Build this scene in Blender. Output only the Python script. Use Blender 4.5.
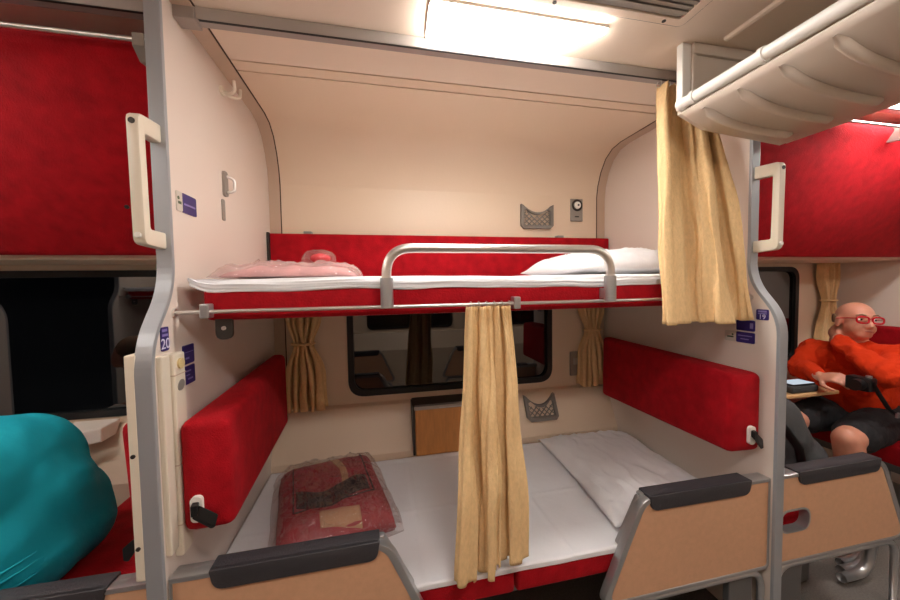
import bpy, bmesh, math, random
from mathutils import Vector, Matrix, noise

# ------------------------------------------------------------------ clean
for o in list(bpy.data.objects):
    bpy.data.objects.remove(o, do_unlink=True)
SC = bpy.context.scene
COL = SC.collection
random.seed(7)

# ------------------------------------------------------------------ camera
CAMZ = 1.38
F = 338.0
YAW, PITCH, ROLL = 0.2062, 0.0430, -0.0157
def cam_axes():
    cy, sy, cp, sp = math.cos(YAW), math.sin(YAW), math.cos(PITCH), math.sin(PITCH)
    f = Vector((sy*cp, cy*cp, -sp)); r = Vector((cy, -sy, 0)); u = r.cross(f)
    c, s = math.cos(ROLL), math.sin(ROLL)
    return c*r + s*u, -s*r + c*u, f
CR, CU, CF = cam_axes()
cam_d = bpy.data.cameras.new('camera'); cam = bpy.data.objects.new('camera', cam_d); COL.objects.link(cam)
m = Matrix.Identity(4)
for i in range(3):
    m[i][0], m[i][1], m[i][2] = CR[i], CU[i], -CF[i]
m[2][3] = CAMZ
cam.matrix_world = m
cam_d.sensor_fit = 'HORIZONTAL'; cam_d.sensor_width = 36.0; cam_d.lens = F/900*36.0
cam_d.clip_start = 0.02
SC.camera = cam

# ------------------------------------------------------------------ world (night outside the train)
w = bpy.data.worlds.new('night'); SC.world = w; w.use_nodes = True
w.node_tree.nodes['Background'].inputs[0].default_value = (0.010, 0.012, 0.018, 1)
w.node_tree.nodes['Background'].inputs[1].default_value = 0.3

# ------------------------------------------------------------------ view
vs = SC.view_settings
SC.display_settings.display_device = 'sRGB'
vs.view_transform = 'Standard'; vs.look = 'None'; vs.gamma = 1.0; vs.use_curve_mapping = False
vs.exposure = 0.0
LAMP = 53.0          # strength of the ceiling lamp diffusers
LAMPCOL = (1.0, 0.945, 0.895)

# ------------------------------------------------------------------ key dimensions (metres)
XL, XR = -0.543, 1.407        # inner faces of the two partitions
TH = 0.034                     # partition thickness
PER = XR - XL + TH            # length of one bay
D = 1.916                     # window wall
YU, YL = 1.048, 0.942         # partition front edge above / below its bend
CEIL = 2.175
BEDZ, BEDY0, BEDY1 = 0.470, 0.985, 1.780
AISLE = 0.94                  # opposite side mirrors as y -> AISLE - y

def ray(u, v):
    return CR*((u-450)/F) - CU*((v-300)/F) + CF
def PX(u, v, x):
    d = ray(u, v); p = d*(x/d.x); return Vector((p.x, p.y, p.z+CAMZ))
def PY(u, v, y):
    d = ray(u, v); p = d*(y/d.y); return Vector((p.x, p.y, p.z+CAMZ))
def PZ(u, v, z):
    d = ray(u, v); p = d*((z-CAMZ)/d.z); return Vector((p.x, p.y, p.z+CAMZ))

# ------------------------------------------------------------------ materials
def lin(h):
    h = h.lstrip('#'); out = []
    for i in (0, 2, 4):
        c = int(h[i:i+2], 16)/255
        out.append(c/12.92 if c <= .04045 else ((c+.055)/1.055)**2.4)
    return tuple(out)
def mat(name, color, rough=.5, metal=0.0, bump=None, var=None, sheen=0.0, coat=0.0, spec=.5, trans=0.0, sss=0.0, ior=None, stretch=None):
    mt = bpy.data.materials.new(name); mt.use_nodes = True
    nt = mt.node_tree; b = nt.nodes['Principled BSDF']
    col = lin(color) if isinstance(color, str) else color
    b.inputs['Base Color'].default_value = (*col, 1)
    b.inputs['Roughness'].default_value = rough
    b.inputs['Metallic'].default_value = metal
    b.inputs['Specular IOR Level'].default_value = spec
    if ior: b.inputs['IOR'].default_value = ior
    if sheen:
        b.inputs['Sheen Weight'].default_value = sheen; b.inputs['Sheen Roughness'].default_value = .4
        b.inputs['Sheen Tint'].default_value = (*[min(1, c*1.6+.05) for c in col], 1)
    if coat: b.inputs['Coat Weight'].default_value = coat; b.inputs['Coat Roughness'].default_value = .1
    if trans: b.inputs['Transmission Weight'].default_value = trans
    if sss:
        b.inputs['Subsurface Weight'].default_value = sss; b.inputs['Subsurface Radius'].default_value = (.02, .008, .005)
        b.inputs['Subsurface Scale'].default_value = .4
    tc = nt.nodes.new('ShaderNodeTexCoord'); vec = tc.outputs['Object']
    if stretch:
        mp = nt.nodes.new('ShaderNodeMapping'); mp.inputs['Scale'].default_value = stretch
        nt.links.new(vec, mp.inputs[0]); vec = mp.outputs[0]
    if var:
        n = nt.nodes.new('ShaderNodeTexNoise'); n.inputs['Scale'].default_value = var[0]; n.inputs['Detail'].default_value = 4
        r = nt.nodes.new('ShaderNodeValToRGB')
        r.color_ramp.elements[0].position = .3; r.color_ramp.elements[1].position = .7
        r.color_ramp.elements[0].color = (*[c*(1-var[1]) for c in col], 1)
        r.color_ramp.elements[1].color = (*[min(1, c*(1+var[1])) for c in col], 1)
        nt.links.new(vec, n.inputs['Vector']); nt.links.new(n.outputs[0], r.inputs[0]); nt.links.new(r.outputs[0], b.inputs['Base Color'])
    if bump:
        n = nt.nodes.new('ShaderNodeTexNoise'); n.inputs['Scale'].default_value = bump[0]; n.inputs['Detail'].default_value = bump[2] if len(bump) > 2 else 3
        bp = nt.nodes.new('ShaderNodeBump'); bp.inputs['Strength'].default_value = bump[1]; bp.inputs['Distance'].default_value = bump[3] if len(bump) > 3 else .01
        nt.links.new(vec, n.inputs['Vector']); nt.links.new(n.outputs[0], bp.inputs['Height']); nt.links.new(bp.outputs[0], b.inputs['Normal'])
    return mt
def emat(name, color, strength):
    mt = bpy.data.materials.new(name); mt.use_nodes = True; nt = mt.node_tree
    nt.nodes.clear(); o = nt.nodes.new('ShaderNodeOutputMaterial'); e = nt.nodes.new('ShaderNodeEmission')
    e.inputs[0].default_value = (*color, 1); e.inputs[1].default_value = strength; nt.links.new(e.outputs[0], o.inputs[0]); return mt
def plastic_wrap(name, tint, haze=.16):
    mt = bpy.data.materials.new(name); mt.use_nodes = True; nt = mt.node_tree; nt.nodes.clear()
    o = nt.nodes.new('ShaderNodeOutputMaterial'); tr = nt.nodes.new('ShaderNodeBsdfTransparent'); gl = nt.nodes.new('ShaderNodeBsdfGlossy')
    df = nt.nodes.new('ShaderNodeBsdfDiffuse'); df.inputs[0].default_value = (*tint, 1)
    tr.inputs[0].default_value = (.97, .95, .95, 1); gl.inputs['Roughness'].default_value = .11
    fr = nt.nodes.new('ShaderNodeFresnel'); fr.inputs[0].default_value = 1.5
    tc = nt.nodes.new('ShaderNodeTexCoord'); n = nt.nodes.new('ShaderNodeTexNoise'); n.inputs['Scale'].default_value = 14; n.inputs['Detail'].default_value = 4; n.inputs['Distortion'].default_value = 1.5
    bp = nt.nodes.new('ShaderNodeBump'); bp.inputs['Strength'].default_value = 1.0; bp.inputs['Distance'].default_value = .02
    nt.links.new(tc.outputs['Object'], n.inputs['Vector']); nt.links.new(n.outputs[0], bp.inputs['Height'])
    nt.links.new(bp.outputs[0], gl.inputs['Normal']); nt.links.new(bp.outputs[0], fr.inputs['Normal'])
    m1 = nt.nodes.new('ShaderNodeMixShader'); m1.inputs[0].default_value = haze
    nt.links.new(tr.outputs[0], m1.inputs[1]); nt.links.new(df.outputs[0], m1.inputs[2])
    mn = nt.nodes.new('ShaderNodeMath'); mn.operation = 'MINIMUM'; mn.inputs[1].default_value = .26; nt.links.new(fr.outputs[0], mn.inputs[0])
    m2 = nt.nodes.new('ShaderNodeMixShader'); nt.links.new(mn.outputs[0], m2.inputs[0]); nt.links.new(m1.outputs[0], m2.inputs[1]); nt.links.new(gl.outputs[0], m2.inputs[2])
    nt.links.new(m2.outputs[0], o.inputs[0]); return mt

M = {}
M['wall']    = mat('cream_laminate', '#E6D0B7', .42, bump=(90, .05))
M['ceil']    = mat('ceiling_panel', '#EBD8C4', .38, bump=(60, .04))
M['part']    = mat('partition_laminate', '#E6D8CC', .38, bump=(90, .05))
M['cove']    = mat('cove_trim', '#C9B09A', .45)
M['gap_shade']    = mat('gap_shade_brown', '#4A3526', .8)  # shade of the gaps at cove and vent edges, painted as brown
M['grey']    = mat('grey_edge_trim', '#A3A6AA', .38, .25)
M['rail']    = mat('rail_grey', '#A59C95', .4, .25)
M['alu']     = mat('aluminium', '#B9BABB', .3, .75)
M['chrome']  = mat('polished_steel', '#DEDAD4', .3, .9)
M['cream']   = mat('cream_plastic', '#EADFCB', .35)
M['white']   = mat('white_plastic', '#EEEAE2', .35)
M['red']     = mat('red_plush', '#A80A18', .85, bump=(260, .7, 3, .004), var=(22, .2), sheen=.35, spec=.2)
M['red2']    = mat('red_mattress', '#A80A18', .8, bump=(160, .5, 3, .004), var=(40, .15), sheen=.35, spec=.2)
M['sheet']   = mat('white_sheet', '#F2F2F5', .75, bump=(26, .25, 4, .01), spec=.2)
M['pillow']  = mat('white_pillowcase', '#F3F2F4', .75, bump=(20, .35, 4, .01), spec=.2)
M['peach']   = mat('peach_laminate', '#D6A682', .45, var=(60, .04))
M['pad']     = mat('charcoal_rubber', '#38363A', .55, bump=(200, .2))
M['curtain'] = mat('tan_curtain', '#E8C592', .85, bump=(230, .7, 2, .004), var=(120, .07), sheen=.2, spec=.15, stretch=(1, 1, .45))
M['curtain2']= M['curtain']
M['black']   = mat('black_rubber', '#0B0B0C', .5)
M['glass']   = mat('dark_window_glass', (.004, .0045, .005), .02, ior=1.9)
M['dark']    = mat('dark_metal', '#3B3632', .45, .4)
M['wood']    = mat('table_veneer', '#C98A4B', .45, var=(14, .1), stretch=(6, 1, 1))
M['table']   = mat('table_top', '#D2A878', .4, var=(10, .06))
M['floor']   = mat('grey_vinyl_floor', '#6E6964', .5, var=(140, .2))
M['under']   = mat('under_seat_metal', '#6F6E6E', .4, .5)
M['plate']   = mat('grey_plate', '#9A938B', .4, .3)
M['purple']  = mat('purple_plate', '#33246E', .35)
M['ink']     = mat('white_ink', '#D9D4EA', .5)
M['softink'] = mat('soft_ink', '#8D83BE', .5)
M['pict']    = mat('pictogram_plate', '#CFC8BC', .4)
M['greenink']= mat('green_ink', '#4A5A3C', .5)
M['net']     = mat('grey_net', '#7E7770', .6)
M['rack']    = mat('rack_enamel', '#D8CBBC', .35)
M['blanket'] = mat('maroon_blanket', '#A8343E', .9, bump=(60, .5, 4, .01), var=(30, .15))
M['sash']    = mat('dark_sash', '#241A1C', .8)
M['tan']     = mat('tan_strip', '#C79A74', .8)
M['wrap']    = plastic_wrap('clear_wrap', (.92, .74, .72), .06)
M['wrapred'] = plastic_wrap('rosy_wrap', (.95, .68, .66), .30)
M['blanket2']= mat('rose_blanket', '#E3A3A3', .9, bump=(50, .5, 4, .01), var=(20, .2))
M['redtag']  = mat('red_bundle', '#D8202C', .8)
M['skin']    = mat('skin', '#D2937A', .5, sss=.2, var=(30, .06))
M['hair']    = mat('short_hair', '#8C6A50', .85)
M['sweat']   = mat('orange_red_knit', '#CC3612', .9, bump=(120, .6, 3, .006), sheen=.3, spec=.15)
M['shorts']  = mat('black_cloth', '#1B1A1D', .85, bump=(60, .3))
M['teal']    = mat('teal_jersey', '#17A2B4', .8, bump=(9, .35, 4, .03), spec=.2)
M['glassred']= mat('red_frame', '#C21527', .25)
M['lens']    = plastic_wrap('lens', (.9, .9, .9), .02)
M['eye']     = mat('eye_white', '#E8E2DC', .2)
M['iris']    = mat('iris_dark', '#2A1B12', .2)
M['lip']     = mat('lip', '#A5594C', .5)
M['bag']     = mat('black_nylon', '#3A3B3C', .75, bump=(30, .4, 4, .01))
M['screen']  = emat('lit_screen', (.75, .85, .95), .75)
M['camera']  = mat('camera_black', '#121214', .4)
M['trouser'] = mat('navy_trousers', '#2A3040', .85)

# ------------------------------------------------------------------ mesh helpers (absolute metres)
def BM(): return bmesh.new()
def merge(bm, t):
    me = bpy.data.meshes.new('t'); t.to_mesh(me); t.free(); bm.from_mesh(me); bpy.data.meshes.remove(me)
def hexa(bm, pts, bev=0, seg=2):
    """8 corners: bottom 4 (ccw) then top 4"""
    t = bmesh.new(); v = [t.verts.new(p) for p in pts]
    for f in ((3, 2, 1, 0), (4, 5, 6, 7), (0, 1, 5, 4), (1, 2, 6, 5), (2, 3, 7, 6), (3, 0, 4, 7)):
        t.faces.new([v[i] for i in f])
    bmesh.ops.recalc_face_normals(t, faces=t.faces[:])
    if bev: bmesh.ops.bevel(t, geom=t.edges[:], offset=bev, segments=seg, profile=.5, affect='EDGES')
    merge(bm, t)
def box(bm, x0, x1, y0, y1, z0, z1, bev=0, seg=2):
    hexa(bm, [(x0, y0, z0), (x1, y0, z0), (x1, y1, z0), (x0, y1, z0), (x0, y0, z1), (x1, y0, z1), (x1, y1, z1), (x0, y1, z1)], bev, seg)
def to3(axis, p, a):
    return {'x': (a, p[0], p[1]), 'y': (p[0], a, p[1]), 'z': (p[0], p[1], a)}[axis]
def prism(bm, pts, axis, a0, a1, holes=(), bev=0):
    t = bmesh.new(); loops = [pts]+list(holes); rings = []
    for a in (a0, a1):
        edges = []; rr = []
        for lp in loops:
            vv = [t.verts.new(to3(axis, p, a)) for p in lp]; rr.append(vv)
            edges += [t.edges.new((vv[i], vv[(i+1) % len(vv)])) for i in range(len(vv))]
        rings.append(rr)
        if holes: bmesh.ops.triangle_fill(t, use_beauty=True, use_dissolve=False, edges=edges)
        else: t.faces.new(rr[0])
    for r0, r1 in zip(*rings):
        n = len(r0)
        for i in range(n): t.faces.new((r0[i], r0[(i+1) % n], r1[(i+1) % n], r1[i]))
    bmesh.ops.recalc_face_normals(t, faces=t.faces[:])
    if bev:
        ed = [e for e in t.edges if len(e.link_faces) == 2 and e.calc_face_angle(0) > .9]
        bmesh.ops.bevel(t, geom=ed, offset=bev, segments=2, profile=.5, affect='EDGES')
    merge(bm, t)
def fillet(pts, rad, n=6, closed=True):
    out = []; N = len(pts)
    rads = rad if isinstance(rad, (list, tuple)) else [rad]*N
    for i in range(N):
        p = Vector(pts[i]); r = rads[i]
        if (not closed and i in (0, N-1)) or r <= 0: out.append(tuple(p)); continue
        a = Vector(pts[i-1])-p; b = Vector(pts[(i+1) % N])-p
        d = min(r, a.length*.49, b.length*.49); A = p+a.normalized()*d; B = p+b.normalized()*d
        for k in range(n+1):
            s = k/n; out.append(tuple((1-s)**2*A+2*s*(1-s)*p+s*s*B))
    return out
def rrect(x0, x1, y0, y1, r, n=6):
    return fillet([(x0, y0), (x1, y0), (x1, y1), (x0, y1)], r, n)
def tube(bm, pts, r, seg=10, closed=False, caps=True, flat=None):
    pts = [Vector(p) for p in pts]; N = len(pts); rs = r if isinstance(r, (list, tuple)) else [r]*N
    T = []
    for i in range(N):
        a = pts[i-1] if (i or closed) else pts[i]; b = pts[(i+1) % N] if (i < N-1 or closed) else pts[i]
        T.append((b-a).normalized())
    up = Vector((0, 0, 1)) if abs(T[0].z) < .9 else Vector((0, 1, 0))
    nrm = (up-T[0]*up.dot(T[0])).normalized(); rings = []
    for i in range(N):
        nrm = (nrm-T[i]*nrm.dot(T[i])).normalized(); bn = T[i].cross(nrm)
        fx, fy = flat if flat else (1, 1)
        rings.append([bm.verts.new(pts[i]+(nrm*math.cos(2*math.pi*k/seg)*fx+bn*math.sin(2*math.pi*k/seg)*fy)*rs[i]) for k in range(seg)])
    for i in range(N if closed else N-1):
        a, b = rings[i], rings[(i+1) % N]
        for k in range(seg): bm.faces.new((a[k], b[k], b[(k+1) % seg], a[(k+1) % seg])[::-1])
    if not closed and caps:
        bm.faces.new(rings[0]); bm.faces.new(rings[-1][::-1])
def cyl(bm, c, axis, r, h, seg=20):
    a = Vector(axis).normalized()*h/2; tube(bm, [Vector(c)-a, Vector(c)+a], r, seg)
def ell(bm, c, rad, rot=None, u=20, v=12):
    mt = Matrix.Translation(Vector(c)) @ (rot.to_4x4() if rot else Matrix.Identity(4)) @ Matrix.Diagonal((*rad, 1))
    bmesh.ops.create_uvsphere(bm, u_segments=u, v_segments=v, radius=1, matrix=mt)
def grid(bm, fn, nu, nv, wrap=False):
    vv = [[bm.verts.new(fn(i/nu, j/nv)) for j in range(nv+1)] for i in range(nu if wrap else nu+1)]
    n = len(vv)
    for i in range(nu):
        for j in range(nv):
            a, b = vv[i], vv[(i+1) % n]
            bm.faces.new((a[j], b[j], b[j+1], a[j+1]))
def nz(x, y=0, z=0): return noise.noise(Vector((x, y, z)))

# ------------------------------------------------------------------ object helpers
def obj(name, bm, mt, parent=None, smooth=False, base=None, mods=()):
    me = bpy.data.meshes.new(name)
    if isinstance(bm, bmesh.types.BMesh):
        bm.to_mesh(me); bm.free()
    else: me = bm
    me.materials.append(M[mt] if isinstance(mt, str) else mt)
    o = bpy.data.objects.new(name, me); COL.objects.link(o)
    if parent is not None:
        off = Vector(parent.location)
        if parent.parent: off = off + Vector(parent.parent.location)
        me.transform(Matrix.Translation(-off)); o.parent = parent
    else:
        if base is None:
            vs_ = [v.co for v in me.vertices]
            lo = [min(v[i] for v in vs_) for i in range(3)]; hi = [max(v[i] for v in vs_) for i in range(3)]
            base = ((lo[0]+hi[0])/2, (lo[1]+hi[1])/2, lo[2])
        me.transform(Matrix.Translation(-Vector(base))); o.location = base
    if smooth:
        for p in me.polygons: p.use_smooth = True
        if smooth != 'all': me.set_sharp_from_angle(angle=math.radians(smooth if smooth is not True else 40))
    for k, kw in mods:
        md = o.modifiers.new(k.lower(), k)
        for a, b in kw.items(): setattr(md, a, b)
    return o
def thing(name, label, cat, loc, group=None):
    o = bpy.data.objects.new(name, None); COL.objects.link(o); o.location = loc; o.empty_display_size = .05
    o['label'] = label; o['category'] = cat
    if group: o['group'] = group
    return o
def tag(o, label, cat, group=None):
    o['label'] = label; o['category'] = cat
    if group: o['group'] = group
    return o
def struct(o, label=None):
    o['kind'] = 'structure'
    if label: o['label'] = label
    return o
def copy_tree(o, parent=None, mirror=False, dx=0):
    kids = list(o.children)
    c = o.copy(); COL.objects.link(c)
    if parent is not None: c.parent = parent
    else:
        c.location.x += dx
        if mirror:
            c.location.y = AISLE-c.location.y; c.scale.y *= -1
    for k in kids: copy_tree(k, c)
    return c

# =================================================================== STRUCTURE
XA, XB = -2.9, 4.3
bm = BM(); box(bm, XA, XB, AISLE-D-.1, D+.1, -.05, 0); struct(obj('floor', bm, 'floor'), 'grey speckled vinyl floor')

# ceiling: body slab, aisle panel, strip, berth panel with curved corner
bm = BM(); box(bm, XA, XB, AISLE-D-.1, D+.1, CEIL+.030, CEIL+.06)
ceil = struct(obj('ceiling', bm, 'ceil'), 'cream panelled carriage ceiling')
S1, S2 = 1.336, 1.396; g = .0035
curve = [(1.70, CEIL), (1.77, CEIL-.012), (1.83, CEIL-.05), (1.875, CEIL-.115), (D-.012, CEIL-.19), (D, CEIL-.26)]
for mir in (False, True):
    def my(y): return AISLE-y if mir else y
    bm = BM(); prism(bm, [(my(S1+g), CEIL), (my(S2-g), CEIL), (my(S2-g), CEIL+.031), (my(S1+g), CEIL+.031)], 'x', XA, XB); obj('ceiling_strip', bm, 'wall', ceil)
    prof = [(S2+g, CEIL)]+curve+[(D+.06, CEIL-.26), (D+.06, CEIL+.031), (S2+g, CEIL+.031)]
    bm = BM(); prism(bm, [(my(a), b) for a, b in prof], 'x', XA, XB); obj('berth_ceiling_panel', bm, 'wall', ceil, smooth=25)
bm = BM(); box(bm, XA, XB, AISLE-(S1-g), S1-g, CEIL, CEIL+.031); obj('aisle_ceiling_panel', bm, 'ceil', ceil)
bm = BM(); tube(bm, [(1.134, .93, CEIL), (1.134, .02, CEIL)], .012, 8); obj('ceiling_ridge', bm, 'ceil', ceil, smooth=True)

# window wall with the window openings
WZ0, WZ1 = 0.785, 1.465
WX0, WX1 = -0.165, 1.03
def window_wall(mir):
    def my(y): return AISLE-y if mir else y
    bm = BM()
    holes = [rrect(WX0+k*PER, WX1+k*PER, WZ0, WZ1, .085) for k in (-1, 0, 1)]
    prism(bm, [(XA, 0), (XB, 0), (XB, CEIL), (XA, CEIL)], 'y', my(D), my(D+.06), holes)
    o = struct(obj('wall_opposite' if mir else 'wall_window', bm, 'wall'), 'cream carriage side wall with windows' + (' behind the aisle' if mir else ''))
    bm = BM(); prism(bm, [(my(D-.001), .735), (my(D-.03), .725), (my(BEDY1), .50), (my(BEDY1), 0), (my(D-.001), 0)], 'x', XA, XB); obj('lower_wall_panel', bm, 'wall', o)
    return o
window_wall(False); window_wall(True)
wn = 0
for mir in (False, True):
    for k in (-1, 0, 1):
        def my(y): return AISLE-y if mir else y
        wn += 1; x0, x1 = WX0+k*PER, WX1+k*PER
        bm = BM(); prism(bm, rrect(x0-.012, x1+.012, WZ0-.012, WZ1+.012, .092, 8), 'y', my(D-.008), my(D+.03), [rrect(x0+.02, x1-.02, WZ0+.02, WZ1-.02, .07, 8)])
        wo = struct(obj('window_%d' % wn, bm, 'black'), 'dark night window with rounded black rubber frame')
        bm = BM(); prism(bm, rrect(x0+.005, x1-.005, WZ0+.005, WZ1-.005, .075, 8), 'y', my(D+.012), my(D+.018)); obj('pane', bm, 'glass', wo)

# partitions
FRONT = fillet([(YU, CEIL), (YU, 1.385), (YL, 1.245), (YL, .0)], [0, .07, .07, 0], 8, closed=False)
def partition(name, x0, label):
    bm = BM(); prism(bm, [(D, 0), (D, CEIL)]+FRONT, 'x', x0, x0+TH)
    o = struct(obj(name, bm, 'part', base=(x0+TH/2, YU, 0)), label)
    outer = [(a, b) for a, b in FRONT]; off = []
    for i, p in enumerate(FRONT):
        a = Vector(FRONT[max(i-1, 0)]); b = Vector(FRONT[min(i+1, len(FRONT)-1)]); t = (b-a).normalized()
        n_ = Vector((t.y, -t.x));  n_ = n_ if n_.x < 0 else -n_
        off.append(tuple(Vector(p)+n_*.004))
    inn = [(3*a-2*c, 3*b-2*d_) for (a, b), (c, d_) in zip(outer, off)]
    bm = BM(); prism(bm, [(a+.0, b) for a, b in inn]+off[::-1], 'x', x0-.002, x0+TH+.002, bev=.002)
    obj('edge_trim', bm, 'grey', o)
    return o
wl = partition('wall_left', XL-TH, 'cream bay partition with grey edge trim and the number 20 plate')
wr = partition('wall_right', XR, 'cream bay partition with grey edge trim behind the hanging curtain')
wf = partition('wall_far_right', XR+PER, 'cream bay partition behind the seated man')
wfl = partition('wall_far_left', XL-TH-PER, 'cream bay partition beyond the person in teal')
for i, p in enumerate((wl, wr, wf, wfl)):
    c = copy_tree(p, mirror=True); c.name = 'wall_opposite_%d' % (i+1); c['label'] = 'cream bay partition on the opposite side of the aisle'

# cove trims in the corner between partition, ceiling and window wall
def cove(x, s, n):
    path = [(1.07, CEIL)]+curve+[(D, .76)]
    offp = []
    for i, p in enumerate(path):
        a = Vector(path[max(i-1, 0)]); b = Vector(path[min(i+1, len(path)-1)]); t = (b-a).normalized(); n_ = Vector((t.y, -t.x))
        offp.append(tuple(Vector(p)+n_*.005))
    if offp[2][1] > CEIL: offp = [(2*a-c, 2*b-d_) for (a, b), (c, d_) in zip(path, offp)]
    bm = BM(); prism(bm, path+offp[::-1], 'x', x, x+s*.052); o = struct(obj('trim_%d' % n, bm, 'cove', smooth=25))
    off2 = [((p[0]+q[0])/2+(q[0]-p[0])*.0, (p[1]+q[1])/2) for p, q in zip(path, offp)]
    bm = BM(); prism(bm, path+off2[::-1], 'x', x+s*.052, x+s*.0565); obj('recess_shade', bm, 'gap_shade', o)  # dark strip painted in for the shaded recess along the trim
cove(XL, 1, 1); cove(XR, -1, 2); cove(XL-TH, -1, 3); cove(XR+TH, 1, 4); cove(XR+PER, -1, 5)

# =================================================================== CEILING FITTINGS
def curtain_rail(x0, x1, label):
    t = thing('curtain_rail', label, 'rail', ((x0+x1)/2, 1.13, CEIL-.035), 'ceiling curtain rails')
    bm = BM(); prism(bm, [(1.112, CEIL-.030), (1.148, CEIL-.030), (1.15, CEIL), (1.106, CEIL)], 'x', x0, x1, bev=.002); obj('rail_body', bm, 'rail', t)
    bm = BM(); box(bm, x0+.06, x1-.02, 1.114, 1.121, CEIL-.0315, CEIL-.0295); obj('slot', bm, 'black', t)
    bm = BM(); box(bm, x0, x0+.055, 1.104, 1.152, CEIL-.038, CEIL, .003); obj('end_bracket', bm, 'rail', t)
    return t
curtain_rail(XL, XR, 'long grey ceiling rail running past the lamp above the made upper bunk')
curtain_rail(XL-PER, XL-TH, 'grey ceiling rail above the folded bunk over the person in teal')
curtain_rail(XR+TH, XR+PER, 'grey ceiling rail above the seated man in orange')

def lamp(dx, mir, label, off=''):
    def q(x, y): return (x+dx, (AISLE-y) if mir else y)
    quad = [q(.165, .955), q(.715, .955), q(.56, 1.102), q(.172, 1.102)]
    c = q(.43, 1.03)
    t = thing('ceiling_lamp'+off, label, 'lamp', (c[0], c[1], CEIL-.014), 'ceiling lamps')
    def grow(s): return [((p[0]-c[0])*s+c[0], (p[1]-c[1])*s+c[1]) for p in quad]
    bm = BM(); prism(bm, fillet(grow(1.035), .02, 5), 'z', CEIL-.008, CEIL); obj('lamp_frame', bm, 'white', t)
    bm = BM(); prism(bm, fillet(quad, .02, 5), 'z', CEIL-.024, CEIL-.006, bev=.004); obj('diffuser'+off, bm, LM, t)
    return t
LM = emat('lamp_diffuser', LAMPCOL, LAMP)
lamp(0, False, 'glowing white ceiling lamp beside the rail above the made upper bunk')
lamp(PER, False, 'glowing white ceiling lamp above the bay of the man in orange')
lamp(-PER, False, 'glowing white ceiling lamp above the bay of the person in teal', '_left_offscreen')
for k, s in ((0, 'middle'), (1, 'right'), (-1, 'left')):
    lamp(k*PER, True, 'glowing white ceiling lamp across the aisle from the %s bay' % s, '_opposite_%s_offscreen' % s)

t = thing('ceiling_vent', 'grey slatted air vent in a cream screwed frame on the ceiling', 'vent', (.47, .48, CEIL))
bm = BM(); prism(bm, rrect(-.02, .935, .03, .910, .02), 'z', CEIL-.008, CEIL, [rrect(.03, .905, .075, .884, .01)], bev=.002); obj('vent_frame', bm, 'ceil', t)
bm = BM(); prism(bm, rrect(-.027, .943, .023, .918, .022), 'z', CEIL-.001, CEIL+.0005); obj('gap_shade_plate', bm, 'gap_shade', t)  # thin dark sheet standing in for the shadow gap around the vent frame
bm = BM(); box(bm, .03, .905, .075, .884, CEIL-.0022, CEIL-.0012); obj('vent_backing', bm, 'plate', t)
bm = BM()
for k in range(44):
    y = .082+k*.018; box(bm, .03, .905, y, y+.010, CEIL-.0075, CEIL-.004)
sl = obj('slats', bm, 'plate', t); sl['kind'] = 'stuff'
for x in (.26, .50, .86):
    bm = BM(); cyl(bm, (x, .897, CEIL-.0085), (0, 0, 1), .006, .003, 10); obj('screw', bm, 'dark', t)

# =================================================================== UPPER BUNK (made up)
t = UB = thing('upper_bunk', 'open upper bunk with red mattress edge and steel guard rail', 'bunk bed', ((XL+XR)/2, 1.45, 1.285))
bm = BM(); box(bm, XL+.055, XR-.035, 1.070, 1.86, 1.290, 1.388, .02, 4); obj('mattress', bm, 'red2', t, smooth=True)
bm = BM(); box(bm, XL+.05, XR-.03, 1.16, 1.88, 1.283, 1.325, .012, 3); obj('bunk_tray', bm, 'part', t, smooth=True)
for x in (XL+.105, XR-.105):
    bm = BM(); prism(bm, rrect(x-.022, x+.022, 1.235, 1.31, .02), 'y', 1.078, 1.088); obj('hinge_plate', bm, 'dark', t, smooth=True)
    bm = BM(); cyl(bm, (x, 1.077, 1.268), (0, 1, 0), .006, .006, 12); obj('bolt', bm, 'chrome', t)
gr = obj('guard_rail', (lambda b: (tube(b, fillet([(.0226, 1.030, 1.33), (.0226, 1.030, 1.495), (.7815, 1.030, 1.495), (.7815, 1.030, 1.33)], [0, .10, .10, 0], 10, closed=False), .0145, 14), b)[1])(BM()), 'chrome', t, smooth='all')
for x in (.0226, .7815):
    bm = BM(); tube(bm, [(x, 1.030, 1.317), (x, 1.030, 1.405)],   .0195, 14); box(bm, x-.014, x+.014, 1.035, 1.078, 1.325, 1.362, .003); obj('rail_socket', bm, 'alu', gr, smooth=True)
bm = BM(); tube(bm, [(XL, 1.043, 1.318), (XR, 1.043, 1.318)], .0055, 10); rodt = obj('safety_rod', bm, 'chrome', t, smooth=True)
for x in (XL+.075, .442, XR-.075):
    bm = BM(); box(bm, x-.012, x+.012, 1.034, 1.068, 1.300, 1.340, .004); obj('rod_clip', bm, 'alu', rodt)
for x in (XL, XR):
    bm = BM(); cyl(bm, (x, 1.043, 1.318), (1, 0, 0), .012, .012, 14); obj('rod_end', bm, 'chrome', rodt, smooth=True)

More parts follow.
